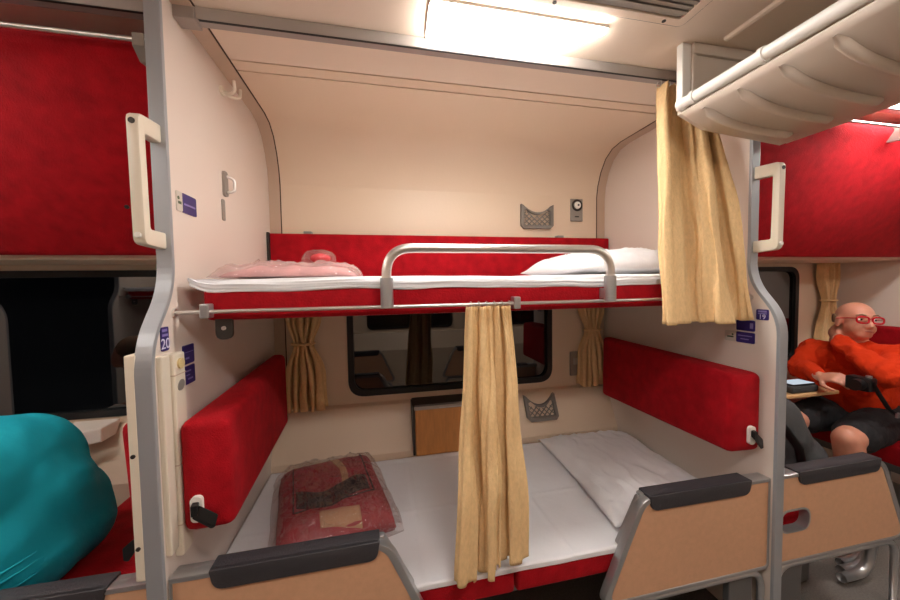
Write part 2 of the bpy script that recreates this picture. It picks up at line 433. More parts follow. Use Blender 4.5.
# sheet on upper mattress
def up_sheet(s, tt):
    x = XL+.028+s*(XR-XL-.05)
    edge = 1.372-.008*nz(x*2.1, 2.2)-.006*nz(x*6, 5)+.022*max(0, 1-s/.035)**2
    prof = [(1.066, edge), (1.062, edge+.020), (1.072, 1.409), (1.20, 1.412), (1.86, 1.412)]
    k = tt*4; i = min(int(k), 3); f_ = k-i
    y = prof[i][0]*(1-f_)+prof[i+1][0]*f_; z = prof[i][1]*(1-f_)+prof[i+1][1]*f_
    return (x, y-(.005*nz(x*2.5, tt*22)+.003*nz(x*9, tt*9))*(1 if tt < .6 else .2), z+.006*nz(x*4, y*6, 1)*(1 if tt > .3 else .5))
bm = BM(); grid(bm, up_sheet, 90, 28)
US = tag(obj('bed_sheet', bm, 'sheet', smooth='all', mods=[('SOLIDIFY', dict(thickness=.006, offset=-1))]), 'white sheet spread over the red upper mattress', 'sheet')

# back cushion along window wall
t = thing('bunk_backboard', 'long red plush backboard along the wall behind the upper bunk', 'backboard', ((XL+XR)/2, D-.02, 1.40))
bm = BM(); box(bm, XL+.006, XR-.004, D-.055, D-.009, 1.36, 1.657, .008, 3); obj('cushion', bm, 'red', t, smooth=True)
for u in (308, 560):
    p = PY(u, 236, D-.03)
    bm = BM(); box(bm, p.x-.02, p.x+.02, D-.040, D-.001, 1.652, 1.672, .003); obj('clip', bm, 'plate', t)
bm = BM(); box(bm, XL+.001, XL+.012, 1.842, 1.866, 1.50, 1.66, .002); obj('side_hinge', bm, 'dark', t)

# pillows
def pillow(name, c, lx, ly, h, rz, mt, label, cat='pillow', seedv=0.0, tilt=(0, 0), sag=0.0):
    R_ = Matrix.Rotation(rz, 3, 'Z') @ Matrix.Rotation(tilt[0], 3, 'X') @ Matrix.Rotation(tilt[1], 3, 'Y')
    def surf(sign):
        def fn(s, q):
            a, b = 2*s-1, 2*q-1
            e = max(0, (1-abs(a)**3.2))**.62*max(0, (1-abs(b)**3.2))**.62
            pin = 1-.05*(1-abs(a))*abs(b)**3-.0
            x = a*lx*(1-.045*(1-abs(b)**2)*abs(a)**4); y = b*ly*(1-.05*(1-abs(a)**2)*abs(b)**4)
            wr = .014*nz(a*2.3+seedv, b*2.3, sign)*(.35+abs(a)) + .009*nz(a*6+seedv, b*5, 3)*(.4+abs(b)) + .009*max(0, 1-abs(nz(a*3.5+seedv, b*3+a*2, 6))*6)*(.2+abs(b))
            z = sign*h*e*(1.0 if sign > 0 else .35) + (wr*min(1, e*2) if sign > 0 else 0)
            return Vector(c)+R_ @ Vector((x, y, z))
        return fn
    bm = BM(); grid(bm, surf(1), 72, 60); grid(bm, surf(-1), 72, 60)
    bmesh.ops.remove_doubles(bm, verts=bm.verts[:], dist=.0008); bmesh.ops.recalc_face_normals(bm, faces=bm.faces[:])
    return tag(obj(name, bm, mt, smooth='all'), label, cat)
UP = pillow('pillow', (1.06, 1.45, 1.443), .31, .26, .09, math.radians(4), 'pillow', 'plump white pillow on the upper bunk at the curtain end', seedv=2.0, tilt=(.0, -.02))

# plastic wrapped blanket on upper bunk
def bundle_shape(c, lx, ly, h, seedv, amp=.012, pw=4, nu=36, nv=30):
    def fn(sign):
        def f_(s, q):
            a, b = 2*s-1, 2*q-1
            e = max(0, 1-abs(a)**pw)**.5*max(0, 1-abs(b)**pw)**.5
            z = h*e if sign > 0 else 0
            z += amp*nz(a*3+seedv, b*3)*e if sign > 0 else 0
            return (c[0]+a*lx*(1+.03*nz(b*2, seedv)), c[1]+b*ly*(1+.03*nz(a*2, seedv+3)), c[2]+z)
        return f_
    bm = BM(); grid(bm, fn(1), nu, nv); grid(bm, fn(-1), nu, nv)
    bmesh.ops.remove_doubles(bm, verts=bm.verts[:], dist=.0008); bmesh.ops.recalc_face_normals(bm, faces=bm.faces[:]); return bm
t = thing('blanket_packet', 'rosy blanket in clear plastic wrap lying on the upper bunk', 'blanket', (-.27, 1.30, 1.413))
obj('blanket', bundle_shape((-.275, 1.28, 1.416), .195, .15, .034, 1.0), 'blanket2', t, smooth='all')
ub = bundle_shape((-.275, 1.28, 1.414), .218, .17, .050, 4.0, .014, 4, 90, 70)
for v in ub.verts:
    if v.co.z > 1.42:
        x, y = v.co.x, v.co.y; v.co.z += min(1, (v.co.z-1.42)/.02)*(.010*max(0, 1-abs(nz(x*12, y*8, 2))*4)+.005*max(0, 1-abs(nz(x*26+y*9, y*14, 7))*5)-.003)
obj('plastic_bag', ub, 'wrapred', t, smooth='all')
bm = BM(); ell(bm, (-.205, 1.30, 1.485), (.035, .04, .018)); obj('rolled_end', bm, 'redtag', t, smooth='all')
bm = BM(); ell(bm, (-.21, 1.30, 1.485), (.058, .055, .032), u=16, v=10)
for v in bm.verts: v.co += Vector((.006*nz(v.co.x*60, v.co.z*60), 0, .006*nz(v.co.x*50, v.co.y*50, 2)))
obj('bag_knot', bm, 'wrap', t, smooth='all')

# folded upper bunks in the neighbour bays
def folded_bunk(dx, label):
    x0, x1 = XL+.03+dx, XR-.03+dx; xc = (x0+x1)/2
    t = thing('folded_bunk', label, 'bunk bed', (xc, 1.80, 1.53), 'folded upper bunks')
    prof = [(1.50, 1.512), (1.155, 2.09), (1.30, 2.155), (1.80, 1.62), (1.80, 1.545)]
    bm = BM(); prism(bm, prof, 'x', x0, x1, bev=.018); obj('padded_base', bm, 'red', t, smooth=True)
    bm = BM(); prism(bm, [(1.56, 1.50), (1.86, 1.50), (1.86, 1.56), (1.56, 1.53)], 'x', x0, x1, bev=.006); obj('hinge_tray', bm, 'wall', t)
    bm = BM(); tube(bm, [(x0+.01, 1.13, 2.079), (x1-.01, 1.13, 2.079)], .0065, 10); r = obj('safety_rod', bm, 'chrome', t, smooth=True)
    for x in (x0+.03, x1-.03, xc):
        bm = BM(); prism(bm, [(1.12, 2.092), (1.12, 2.058), (1.15, 2.03), (1.23, 2.04), (1.23, 2.10)], 'x', x-.014, x+.014); obj('rod_bracket', bm, 'plate', t)
    a, b = Vector((1.50, 1.512)), Vector((1.155, 2.09))
    for x in (x0+.25, x1-.25):
        p = a+(b-a)*.28
        bm = BM(); cyl(bm, (x, p.x-.001, p.y-.001), (0, -.87, -.5), .007, .006, 12); obj('button', bm, 'dark', t)
    return t
folded_bunk(-PER, 'red plush folded-up bunk above the window and the person in teal')
folded_bunk(PER, 'red plush folded-up bunk above the man in orange')

# =================================================================== LOWER BERTH
t = LB = thing('lower_bed', 'lower berth of two red seat cushions pulled together under a white sheet', 'bed', ((XL+XR)/2, 1.4, .35))
mid = PY(517, 572, BEDY0).x
for x0, x1 in ((XL+.012, mid-.002), (mid+.002, XR-.012)):
    bm = BM(); box(bm, x0, x1, BEDY0+.009, BEDY1-.004, .375, BEDZ-.008, .014, 3); obj('seat_cushion', bm, 'red', t, smooth=True)
bm = BM(); box(bm, XL+.02, XR-.02, BEDY0+.05, BEDY1-.01, .345, .378); obj('bed_base', bm, 'under', t)
for x in (XL+.05, .43, XR-.05):
    bm = BM(); box(bm, x-.015, x+.015, 1.62, 1.66, 0, .35); obj('support_leg', bm, 'dark', t)

def low_sheet(s, q):
    x = XL+.006+s*(XR-XL-.012)
    if q < .06: y = BEDY0+.003-.002*nz(x*10, 1); z = BEDZ-.018+(q/.06)*.016+.004*nz(x*6, 9)
    else:
        k = (q-.06)/.94; y = BEDY0+.003+k*(BEDY1-BEDY0-.022)
        fold = .0045*(1-min(1, abs(((x*.9+y*.25) % .42)-.21)/.02)) if False else 0
        z = BEDZ+.003*nz(x*4, y*4)+.0025*nz(x*11, y*3, 4)+.0018*nz(x*3, y*14, 7)+fold
        z += .0035*max(0, 1-abs(y-1.33-.02*nz(x*2, 3))/.012)+.0035*max(0, 1-abs(x-.62-.03*nz(y*2, 5))/.012)+.003*max(0, 1-abs(x-.12)/.012)
        if q > .97: z += .004
    return (x, y, z)
bm = BM(); grid(bm, low_sheet, 240, 110)
tag(obj('bed_sheet', bm, 'sheet', smooth='all', mods=[('SOLIDIFY', dict(thickness=.004, offset=-1))]), 'white sheet spread over the lower berth cushions', 'sheet')

pillow('pillow', (1.11, 1.390, .492), .262, .360, .066, math.radians(-4), 'pillow', 'flat white pillow on the lower berth beside the peach seat end', seedv=5.0, tilt=(0, -.015))

# blanket packet on lower berth
cx, cy, rz = -.212, 1.445, math.radians(13)
t = thing('blanket_packet', 'maroon blanket in a clear zip bag lying on the lower berth', 'blanket', (cx, cy, BEDZ))
def rot_bm(bm, ang=rz, cz=BEDZ, tiltx=0):
    bmesh.ops.transform(bm, matrix=Matrix.Translation((cx, cy, cz)) @ Matrix.Rotation(ang, 4, 'Z') @ Matrix.Rotation(tiltx, 4, 'X'), verts=bm.verts[:]); return bm
def slab(lx, ly, h, sd, amp=.008, pw=8):
    bm = bundle_shape((0, 0, .003), lx, ly, h, sd, amp, pw); return bm
obj('blanket', rot_bm(slab(.205, .255, .095, 2.0)), 'blanket', t, smooth='all')
def topz(x, y): 
    a, b = x/.205, y/.255
    e = max(0, 1-abs(a)**8)**.5*max(0, 1-abs(b)**8)**.5
    return .003+.095*e+.008*nz(a*3+2, b*3)*e
def strip(fn, n, wd, lift, thick=.004):
    bm = BM()
    def f_(s, q):
        x, y, tx, ty = fn(s); o_ = (q-.5)*wd; x, y = x-ty*o_, y+tx*o_
        return (x, y, topz(x, y)+lift)
    grid(bm, f_, n, 8); bmesh.ops.recalc_face_normals(bm, faces=bm.faces[:])
    if bm.faces[:][0].normal.z < 0: bmesh.ops.reverse_faces(bm, faces=bm.faces[:])
    return rot_bm(bm)
obj('sash', strip(lambda s: (-.135+.27*s, -.075+.026*math.sin(s*6.0+2.6), 1, .0), 40, .105, .005), 'sash', t, smooth='all', mods=[('SOLIDIFY', dict(thickness=.005))])
obj('tan_strip', strip(lambda s: (.015+.035*s+.02*math.sin(s*3), .238-.25*s, 0.25, -1), 30, .028, .003), 'tan', t, smooth='all', mods=[('SOLIDIFY', dict(thickness=.004))])
obj('folded_edge', strip(lambda s: (-.06+.14*s, -.20-.02*s, 1, 0), 20, .06, .003), 'tan', t, smooth='all', mods=[('SOLIDIFY', dict(thickness=.004))])
bm = BM()
for (a, b, c_, d_) in ((-.145, .20, -.145, -.14), (.15, .22, .15, -.12), (-.145, -.14, .15, -.12)):
    pts = [(a+(c_-a)*k/20, b+(d_-b)*k/20) for k in range(21)]
    tube(bm, [(x, y, topz(x, y)+.002) for x, y in pts], .003, 6)
obj('seam_piping', rot_bm(bm), 'sash', t)
bg = bundle_shape((0, 0, .003), .228, .278, .112, 5.0, .012, 5, 96, 96)
for v in bg.verts:
    if v.co.z > .012:
        x, y = v.co.x, v.co.y; f_ = min(1, (v.co.z-.012)/.05)
        rg = 1-abs(nz(x*9+y*5, y*11-x*3, 3))*4; rg2 = 1-abs(nz(x*22, y*16, 8))*5
        v.co.z += f_*(.013*max(0, rg)+.006*max(0, rg2)-.004)
    else:
        v.co.x *= 1+.05*nz(v.co.x*7, v.co.y*7, 2); v.co.y *= 1+.04*nz(v.co.x*8, v.co.y*8, 5)
obj('zip_bag', rot_bm(bg), 'wrap', t, smooth='all')

# =================================================================== SEAT BACKS
def seat_back(t, px, s, nz0=.735, nz1=1.035, fz0=.69, fz1=1.05, th=.145, y1=1.835, tt=-.005, y0=.985, lz=None, xo=.006, sd=1):
    """px: partition face, s=+1 cushion grows to +x; a part of the seat t"""
    bm = BM()
    hexa(bm, [(px+s*xo, y0, nz0), (px+s*th, y0+.01, nz0), (px+s*.075, y1, fz0), (px+s*.006, y1, fz0),
              (px+s*xo, y0, nz1), (px+s*(th+tt), y0+.01, nz1), (px+s*(.077+tt), y1, fz1), (px+s*.006, y1, fz1)], .026, 4)
    b = obj('backrest', bm, 'red', t, smooth=True)
    xx = px+s*min(.062, th*.55); zz = lz or nz0+.07
    bm = BM(); prism(bm, rrect(xx-.014, xx+.014, zz-.034, zz+.034, .013), 'y', y0-.008, y0+.003); obj('latch_plate', bm, 'white', b, smooth=True)
    bm = BM(); hexa(bm, [(xx-.008, y0-.02, zz-.012), (xx+.008, y0-.02, zz-.012), (xx+.008, y0-.004, zz+.0), (xx-.008, y0-.004, zz+.0),
                         (xx-.008, y0-.02, zz+.018), (xx+.008, y0-.02, zz+.018), (xx+.008, y0-.004, zz+.022), (xx-.008, y0-.004, zz+.022)], .002)
    hexa(bm, [(xx-.006, y0-.02, zz-.016), (xx+sd*.012, y0-.02, zz-.02), (xx+sd*.046, y0-.014, zz-.05), (xx+sd*.034, y0-.012, zz-.055),
              (xx-.006, y0-.012, zz+.012), (xx+sd*.012, y0-.012, zz+.014), (xx+sd*.052, y0-.006, zz-.02), (xx+sd*.04, y0-.006, zz-.02)], .003)
    obj('strap', bm, 'black', b)
seat_back(LB, XL, 1, xo=.022); seat_back(LB, XR, -1)
def seat(x0, x1, label):
    t = thing('bench_seat', label, 'seat', ((x0+x1)/2, 1.4, .30), 'red bench seats')
    bm = BM(); box(bm, x0, x1, 1.0, BEDY1-.004, .33, .455, .03, 4); obj('seat_cushion', bm, 'red', t, smooth=True)
    bm = BM(); box(bm, x0+.02, x1-.02, 1.03, BEDY1-.01, .29, .335); obj('seat_frame', bm, 'under', t)
    for x in (x0+.06, x1-.06):
        bm = BM(); box(bm, x-.02, x+.02, 1.5, 1.54, 0, .295); obj('support_leg', bm, 'under', t)
    return t
BS = seat(XL-TH-.56, XL-TH-.07, 'red bench seat under the person in teal'); seat_back(BS, XL-TH, -1, .47, 1.035, .47, 1.035, .068, tt=.028, y0=1.008, y1=1.775, lz=.735, sd=-1)
seat_back(seat(XR+TH+.09, XR+TH+.55, 'red bench seat under the black backpack'), XR+TH, 1, .47, 1.0, .47, 1.0, .085, y0=1.008, y1=1.775, lz=.735)
seat_back(seat(XR+PER-.60, XR+PER-.16, 'red bench seat under the man in orange'), XR+PER, -1, .46, 1.06, .46, 1.06, .15, y0=1.008, y1=1.775)

# =================================================================== SEAT END PANELS
def end_panel(px, s, label, hole=False):
    """px partition face; s=+1 goes to +x from there"""
    def q(a): return px+s*a
    t = thing('seat_end', label, 'seat end', (q(.3), .967, 0), 'peach seat ends')
    y0, y1 = .954, .984
    top, bot = .652, .300
    quad = [(q(.003), bot), (q(.712), bot-.004), (q(.553), top), (q(.003), top-.004)]
    outer = fillet(quad, [0.02, .05, .06, 0], 8)
    ins = [(q(.010), bot+.012), (q(.682), bot+.010), (q(.536), top-.014), (q(.010), top-.018)]
    inner = fillet(ins, [.015, .045, .05, 0], 8)
    holes = []
    if hole: holes = [fillet([(q(-.06)+.0, .435), (q(.135), .435), (q(.135), .525), (q(.012), .525)], .044, 8)]
    if hole: holes = [fillet([(q(.014), .420), (q(.165), .420), (q(.165), .510), (q(.014), .510)], .043, 8)]
    # metal rim: outer ring deeper than the laminate
    bm = BM(); prism(bm, outer, 'y', y0, y1, [inner], bev=.003); rim = obj('metal_rim', bm, 'alu', t, smooth=30)
    bm = BM(); prism(bm, fillet([(q(.003), top-.03), (q(.53), top-.027), (q(.548), top-.001), (q(.003), top-.005)], [0, .01, .03, 0], 5), 'y', y1-.004, y1+.018, bev=.004); obj('top_rail', bm, 'alu', t, smooth=30)
    bm = BM(); prism(bm, [(q(.512), top-.012), (q(.547), top-.012), (q(.628), BEDZ+.012), (q(.60), BEDZ+.012)], 'y', y1-.004, y1+.018, bev=.005); obj('side_rail', bm, 'alu', t, smooth=30)
    bm = BM(); prism(bm, inner, 'y', y0+.004, y1, holes); obj('laminate_panel', bm, 'peach', t)
    if hole:
        h2 = holes[0]; cxh = sum(p[0] for p in h2)/len(h2); czh = sum(p[1] for p in h2)/len(h2)
        ring = [((p[0]-cxh)*.90+cxh, (p[1]-czh)*.86+czh) for p in h2]
        bm = BM(); prism(bm, h2, 'y', y0+.001, y1+.004, [ring]); obj('handhole_rim', bm, 'alu', t, smooth=40)
    # armrest pad: flat top and rounded lower lip
    pq = [(q(.125), top-.078), (q(.50), top-.078), (q(.50), top+.006), (q(.115), top+.004)]
    pq = [(q(.105), top-.050), (q(.52), top-.048), (q(.527), top+.005), (q(.095), top+.003)]
    pf = fillet(pq, [.045, .05, .006, .004], 8)
    bm = BM(); prism(bm, pf, 'y', y0-.004, y0+.010, bev=.002)
    prism(bm, [(q(.095), top-.010), (q(.527), top-.008), (q(.527), top+.005), (q(.095), top+.003)], 'y', y0-.003, y1+.022, bev=.003)
    obj('armrest_pad', bm, 'pad', t, smooth=30)
    # leg loop under the panel
    lp = fillet([(q(.02), .969, .0), (q(.02), .969, bot-.012), (q(.66), .969, bot-.016), (q(.66), .969, .0)], [0, .07, .07, 0], 8, closed=False)
    bm = BM(); tube(bm, lp, .012, 10); obj('leg_loop', bm, 'alu', t, smooth='all')
    bm = BM(); box(bm, min(q(.05), q(.16)), max(q(.05), q(.16)), .975, 1.0, .12, bot-.02, .004); obj('foot_bracket', bm, 'under', t)
    return t
e1 = end_panel(XL, 1, 'peach seat end with charcoal armrest beside the maroon blanket packet')
e2 = end_panel(XR, -1, 'peach seat end with charcoal armrest beside the lower white pillow')
e3 = end_panel(XL-TH, -1, 'peach seat end with charcoal armrest in front of the person in teal')
e4 = end_panel(XR+TH, 1, 'peach seat end with an oval hand hole, in front of the black backpack', True)

# curved metal guard under the seat of the right bay
t = thing('under_seat_guard', 'curved metal guard bars under the seat end with the hand hole', 'guard', (2.08, 1.2, 0))
for k in range(3):
    x = 2.17+k*.05
    bm = BM(); tube(bm, fillet([(x-.16, 1.08+.03*k, .035), (x, 1.08+.03*k, .035), (x+.03, 1.08+.03*k, .24)], [0, .09, 0], 8, closed=False), .02, 10); obj('guard_bar', bm, 'alu', t, smooth='all')
bm = BM(); box(bm, XR+TH+.03, 1.9, 1.12, 1.46, 0.0, .17, .02); obj('guard_box', bm, 'under', t)

# =================================================================== GRAB HANDLES and LADDER COVER
def grab(x0, x1, label):
    xc = (x0+x1)/2
    t = thing('grab_handle', label, 'handle', (xc, 1.0, 1.48), 'white grab handles')
    z0, z1 = 1.492, 1.815
    bm = BM(); prism(bm, fillet([(YU+.004, z0-.004), (.962, z0), (.959, z1-.008), (YU+.004, z1+.0), (YU+.004, z1-.048), (.984, z1-.050), (.987, z0+.040), (YU+.004, z0+.040)], [0, .02, .02, 0, 0, .008, .008, 0], 6), 'x', x0, x1, bev=.005)
    obj('handle_body', bm, 'cream', t, smooth=30)
    for z in (z0+.022, z1-.03):
        bm = BM(); cyl(bm, (xc, .960, z), (0, 1, 0), .007, .006, 14); obj('screw_cap', bm, 'white' if z < 1.6 else 'dark', t, smooth=True)
    return t
h1 = grab(XL-TH-.004, XL-TH+.024, 'cream D-shaped grab handle on the partition with the number 20 plate')
h2 = grab(XR+TH-.024, XR+TH+.004, 'cream D-shaped grab handle on the partition beside the tall tan curtain')

t = thing('ladder_cover', 'tall cream plastic ladder cover on the partition beside the number 20 plate', 'ladder cover', (XL, 1.0, .66))
z0, z1 = .705, 1.215
bm = BM(); box(bm, XL-.001, XL+.014, YL+.014, YL+.048, z0, z1, .004); obj('side_rail', bm, 'cream', t)
bm = BM(); box(bm, XL-.001, XL+.020, YL+.052, YL+.104, z0-.03, z1-.002, .005); rl = obj('cover_board', bm, 'cream', t)
bm = BM(); box(bm, XL-TH-.022, XL-TH+.001, YL-.004, YL+.040, z0-.04, z1+.01, .004); obj('outer_board', bm, 'cream', t)
bm = BM(); cyl(bm, (XL+.021, YL+.078, z1-.03), (1, 0, 0), .014, .008, 16); obj('knob', bm, mat('ivory_knob', '#E0C890', .35), rl, smooth=True)
bm = BM(); prism(bm, [(YL+.078+.015*math.cos(k*math.pi/8)-.004*math.sin(k*math.pi/8), z1-.088+.013*math.sin(k*math.pi/8)+.006*math.cos(k*math.pi/8)) for k in range(16)], 'x', XL+.018, XL+.0215); obj('finger_slot', bm, 'plate', rl)
for zz in (z1-.058, .92, .76):
    bm = BM(); box(bm, XL+.002, XL+.0206, YL+.0515, YL+.1045, zz-.0012, zz+.0012); obj('joint', bm, 'cove', rl)
for zz in (.98, .75):
    bm = BM(); cyl(bm, (XL-TH-.012, YL-.005, zz), (0, 1, 0), .005, .004, 10); obj('screw', bm, 'dark', t)

# =================================================================== LUGGAGE RACK over the aisle
t = thing('luggage_rack', 'cream luggage rack with white tube and ribbed tray above the aisle', 'rack', (1.45, .5, 1.88))
RX0, RXC = 1.004, 1.455
def rack_z(x):
    k = min(1, abs(x-RXC)/(RXC-RX0))
    if x > RXC: return 1.882+.23*k
    return 1.882+.020*k**2+.045*k**5
YR0, YR1 = -.03, .968
def tray(s, q):
    x = RX0+(2*RXC-2*RX0)*s; return (x, YR0+(YR1-YR0)*q, rack_z(x))
bm = BM(); grid(bm, tray, 40, 1); obj('tray', bm, 'rack', t, smooth='all', mods=[('SOLIDIFY', dict(thickness=.008, offset=-1))])
for k in range(9):
    y = .905-.105*k
    if y < 0: break
    pts = []
    for sx in (0,):
        pts = [(RX0+.018+(1.385-RX0-.018)*i/16, y, 0) for i in range(17)]
    pts = [(x, yy, rack_z(x)-.003) for x, yy, _ in pts]
    rr = [.008]+[.019]*15+[.006]
    bm = BM(); tube(bm, pts, rr, 12, flat=(1.15, .75)); r1 = obj('rib', bm, 'rack', t, smooth='all')
    pts2 = [(2*RXC-x, yy, rack_z(2*RXC-x)-.003) for x, yy, z in pts]
    bm = BM(); tube(bm, pts2, rr, 12, flat=(1.15, .75)); obj('rib', bm, 'rack', t, smooth='all')
for s in (1, -1):
    x = RX0 if s == 1 else 2*RXC-RX0
    zr = 1.972 if s == 1 else 2.118
    bm = BM(); tube(bm, [(x, YR1+.002, zr), (x, YR0, zr)], .0175, 16); ell(bm, (x, YR1, zr), (.021, .021, .021)); rb = obj('rail_tube', bm, 'white', t, smooth=True)
    for k in range(5):
        y = .93-.2*k; bm = BM(); tube(bm, [(x, y, zr), (x, y-.012, zr)], .0212, 16); obj('collar', bm, 'white', rb, smooth=True)
for y0 in (YR1, YR0-.02):
    bm = BM()
    prism(bm, [(RX0+.004, 1.945), (RX0+.1, 1.905), (RXC, 1.876), (2*RXC-RX0-.1, 2.05), (2*RXC-RX0+.006, 2.10), (2*RXC-RX0+.006, CEIL), (RX0+.004, CEIL)], 'y', y0+.006, y0+.022,
          )
    ep = obj('end_panel', bm, 'rack', t)
    bm = BM(); box(bm, RX0, RX0+.036, y0+.002, y0+.026, 1.96, CEIL, .004); obj('end_post', bm, 'white', ep)
    bm = BM(); box(bm, RX0+.038, 2*RXC-RX0, y0-.006, y0+.007, CEIL-.035, CEIL, .003); obj('top_frame', bm, 'rack', ep)
    bm = BM(); box(bm, RX0+.038, RX0+.052, y0-.002, y0+.007, 1.965, CEIL-.035, .002); obj('inner_frame', bm, 'rack', ep)

# =================================================================== CURTAINS
def curtain(top, bot, folds, amp=(.02, .03), seedv=0, nu=220, nv=70, waist=None, hem=0.0, over=.6, gather=0.0, hemfn=None, big=0.0, nbig=2.2):
    """top/bot: (x0,x1,y,z). Uneven pleats run down; waist=(t,width factor) pinches; gather adds small pleats at the heading"""
    rnd = random.Random(seedv); wd = [rnd.uniform(.55, 1.6) for _ in range(folds)]; tot = sum(wd); cum = [0]
    for a in wd: cum.append(cum[-1]+a/tot)
    am = [rnd.uniform(.45, 1.25) for _ in range(folds+1)]; dr = [rnd.uniform(-1, 1) for _ in range(folds+1)]
    def fn(s, q):
        x0 = top[0]+(bot[0]-top[0])*q**.8; x1 = top[1]+(bot[1]-top[1])*q**.8; xm = (x0+x1)/2
        y = top[2]+(bot[2]-top[2])*q; z = top[3]+(bot[3]-top[3])*q
        w_ = 1-(1-waist[1])*math.exp(-((q-waist[0])/.16)**2) if waist else 1.0
        s2 = min(.9999, max(0, s+math.sin(math.pi*s)*(.07*nz(s*2.5+seedv, q*1.7)+.03*nz(s*7, q*3.5, seedv))))
        i = 0
        while i < folds-1 and cum[i+1] <= s2: i += 1
        fr = (s2-cum[i])/(cum[i+1]-cum[i]); ph = 2*math.pi*(i+fr)
        a_ = am[i]*(1-fr)+am[i+1]*fr; d_ = dr[i]*(1-fr)+dr[i+1]*fr
        grow = .35+.65*min(1, q*1.6)
        A = (amp[0]+(amp[1]-amp[0])*q)*(w_**.5)*a_*(.8+.45*nz(i*1.7+seedv, q*2.2)+.2)
        pit = (x1-x0)*w_*(cum[i+1]-cum[i])
        c = math.cos(ph); c = math.copysign(abs(c)**.8, c)
        x = xm+(s-.5)*(x1-x0)*w_+over*pit*.22*math.sin(2*ph)*grow+.010*d_*q+.007*nz(s*6, q*3, seedv)
        yy = y+A*c+.010*nz(s*3, q*3, seedv+2)*q+.0025*nz(s*22, q*9, seedv)
        if big:
            pb = 2*math.pi*nbig*(s+.22*nz(s*1.6+seedv, q*1.1, 4))+seedv
            yy += big*math.cos(pb)*min(1, .35+q*1.5); x += big*.55*math.sin(2*pb)*min(1, .3+q)
            yy += .35*big*nz(s*7+seedv, q*5, 9)*min(1, q*2); x += .012*nz(q*2.2, seedv, s*1.5)
        if gather: yy += gather*math.sin(s*folds*5.3*math.pi)*max(0, 1-q*7)**1.5
        zz = z+(hem*nz(s*2.2+seedv, 1.1)+.2*hem*c)*q**4 - (hemfn(s)*q if hemfn else 0)
        return (x, yy, zz)
    bm = BM(); grid(bm, fn, nu, nv)
    return bm
def curtain_thing(name, label, bm, mt, group, rings=None, extra=None):
    vs_ = [v.co.copy() for v in bm.verts]; lo = [min(v[i] for v in vs_) for i in range(3)]; hi = [max(v[i] for v in vs_) for i in range(3)]
    t = thing(name, label, 'curtain', ((lo[0]+hi[0])/2, (lo[1]+hi[1])/2, lo[2]), group)
    obj('fabric', bm, mt, t, smooth='all', mods=[('SOLIDIFY', dict(thickness=.003, offset=0))])
    for (x, y, z, r) in rings or ():
        bm = BM(); tube(bm, [(x, y+r*math.cos(a*math.pi/6), z+r*math.sin(a*math.pi/6)) for a in range(12)], .0016, 6, closed=True); obj('ring', bm, 'chrome', t)
    return t
bm = curtain((.272, .425, 1.030, 1.312), (.220, .448, .962, .512), 8, amp=(.009, .007), seedv=21, big=.021, nbig=2.6, hem=.02, over=.9, gather=.006, hemfn=lambda s: .022*(1 if s < .45 else -.5))
curtain_thing('curtain', 'bunched tan curtain hanging from the upper bunk rod over the lower berth', bm, 'curtain', None, [(.285+.026*k, 1.040, 1.316, .011) for k in range(6)])
bm = curtain((1.066, 1.28, 1.12, 2.128), (.960, 1.362, .995, 1.232), 6, amp=(.014, .005), seedv=8, big=.020, nbig=2.0, hem=.008, over=.7, gather=.010)
curtain_thing('curtain', 'tall tan curtain hanging from the ceiling rail at the luggage rack', bm, 'curtain', None, [(1.065+.04*k, 1.13, 2.135, .012) for k in range(6)])
def win_curtain(x0, x1, xw, label, ztop=1.55, zb=.74):
    bm = curtain((x0, x1, D-.05, ztop), (x0-.01, x1+.03, D-.055, zb), 5, amp=(.022, .03), seedv=int(x0*100), nu=90, nv=40, waist=(.36, .5), hem=.01, over=.8)
    t = curtain_thing('window_curtain', label, bm, 'curtain2', 'tied window curtains')
    xc = (x0+x1)/2; zc = ztop+(zb-ztop)*.36; wd = (x1-x0)*.30
    bm = BM(); tube(bm, [(xc+wd*math.cos(a*math.pi/10), D-.05+.036*math.sin(a*math.pi/10), zc) for a in range(20)], .007, 8, closed=True); obj('tieback', bm, 'curtain2', t, smooth='all')
    return t
win_curtain(XL+.06, XL+.24, 0, 'tied tan window curtain beside the red seat back with the maroon packet', 1.285, .742)
win_curtain(XR-.20, XR-.03, 0, 'tied tan window curtain beside the red seat back over the lower pillow', 1.285, .75)
win_curtain(3.16, 3.335, 0, 'tied tan window curtain behind the head of the man in orange', 1.50, .74)

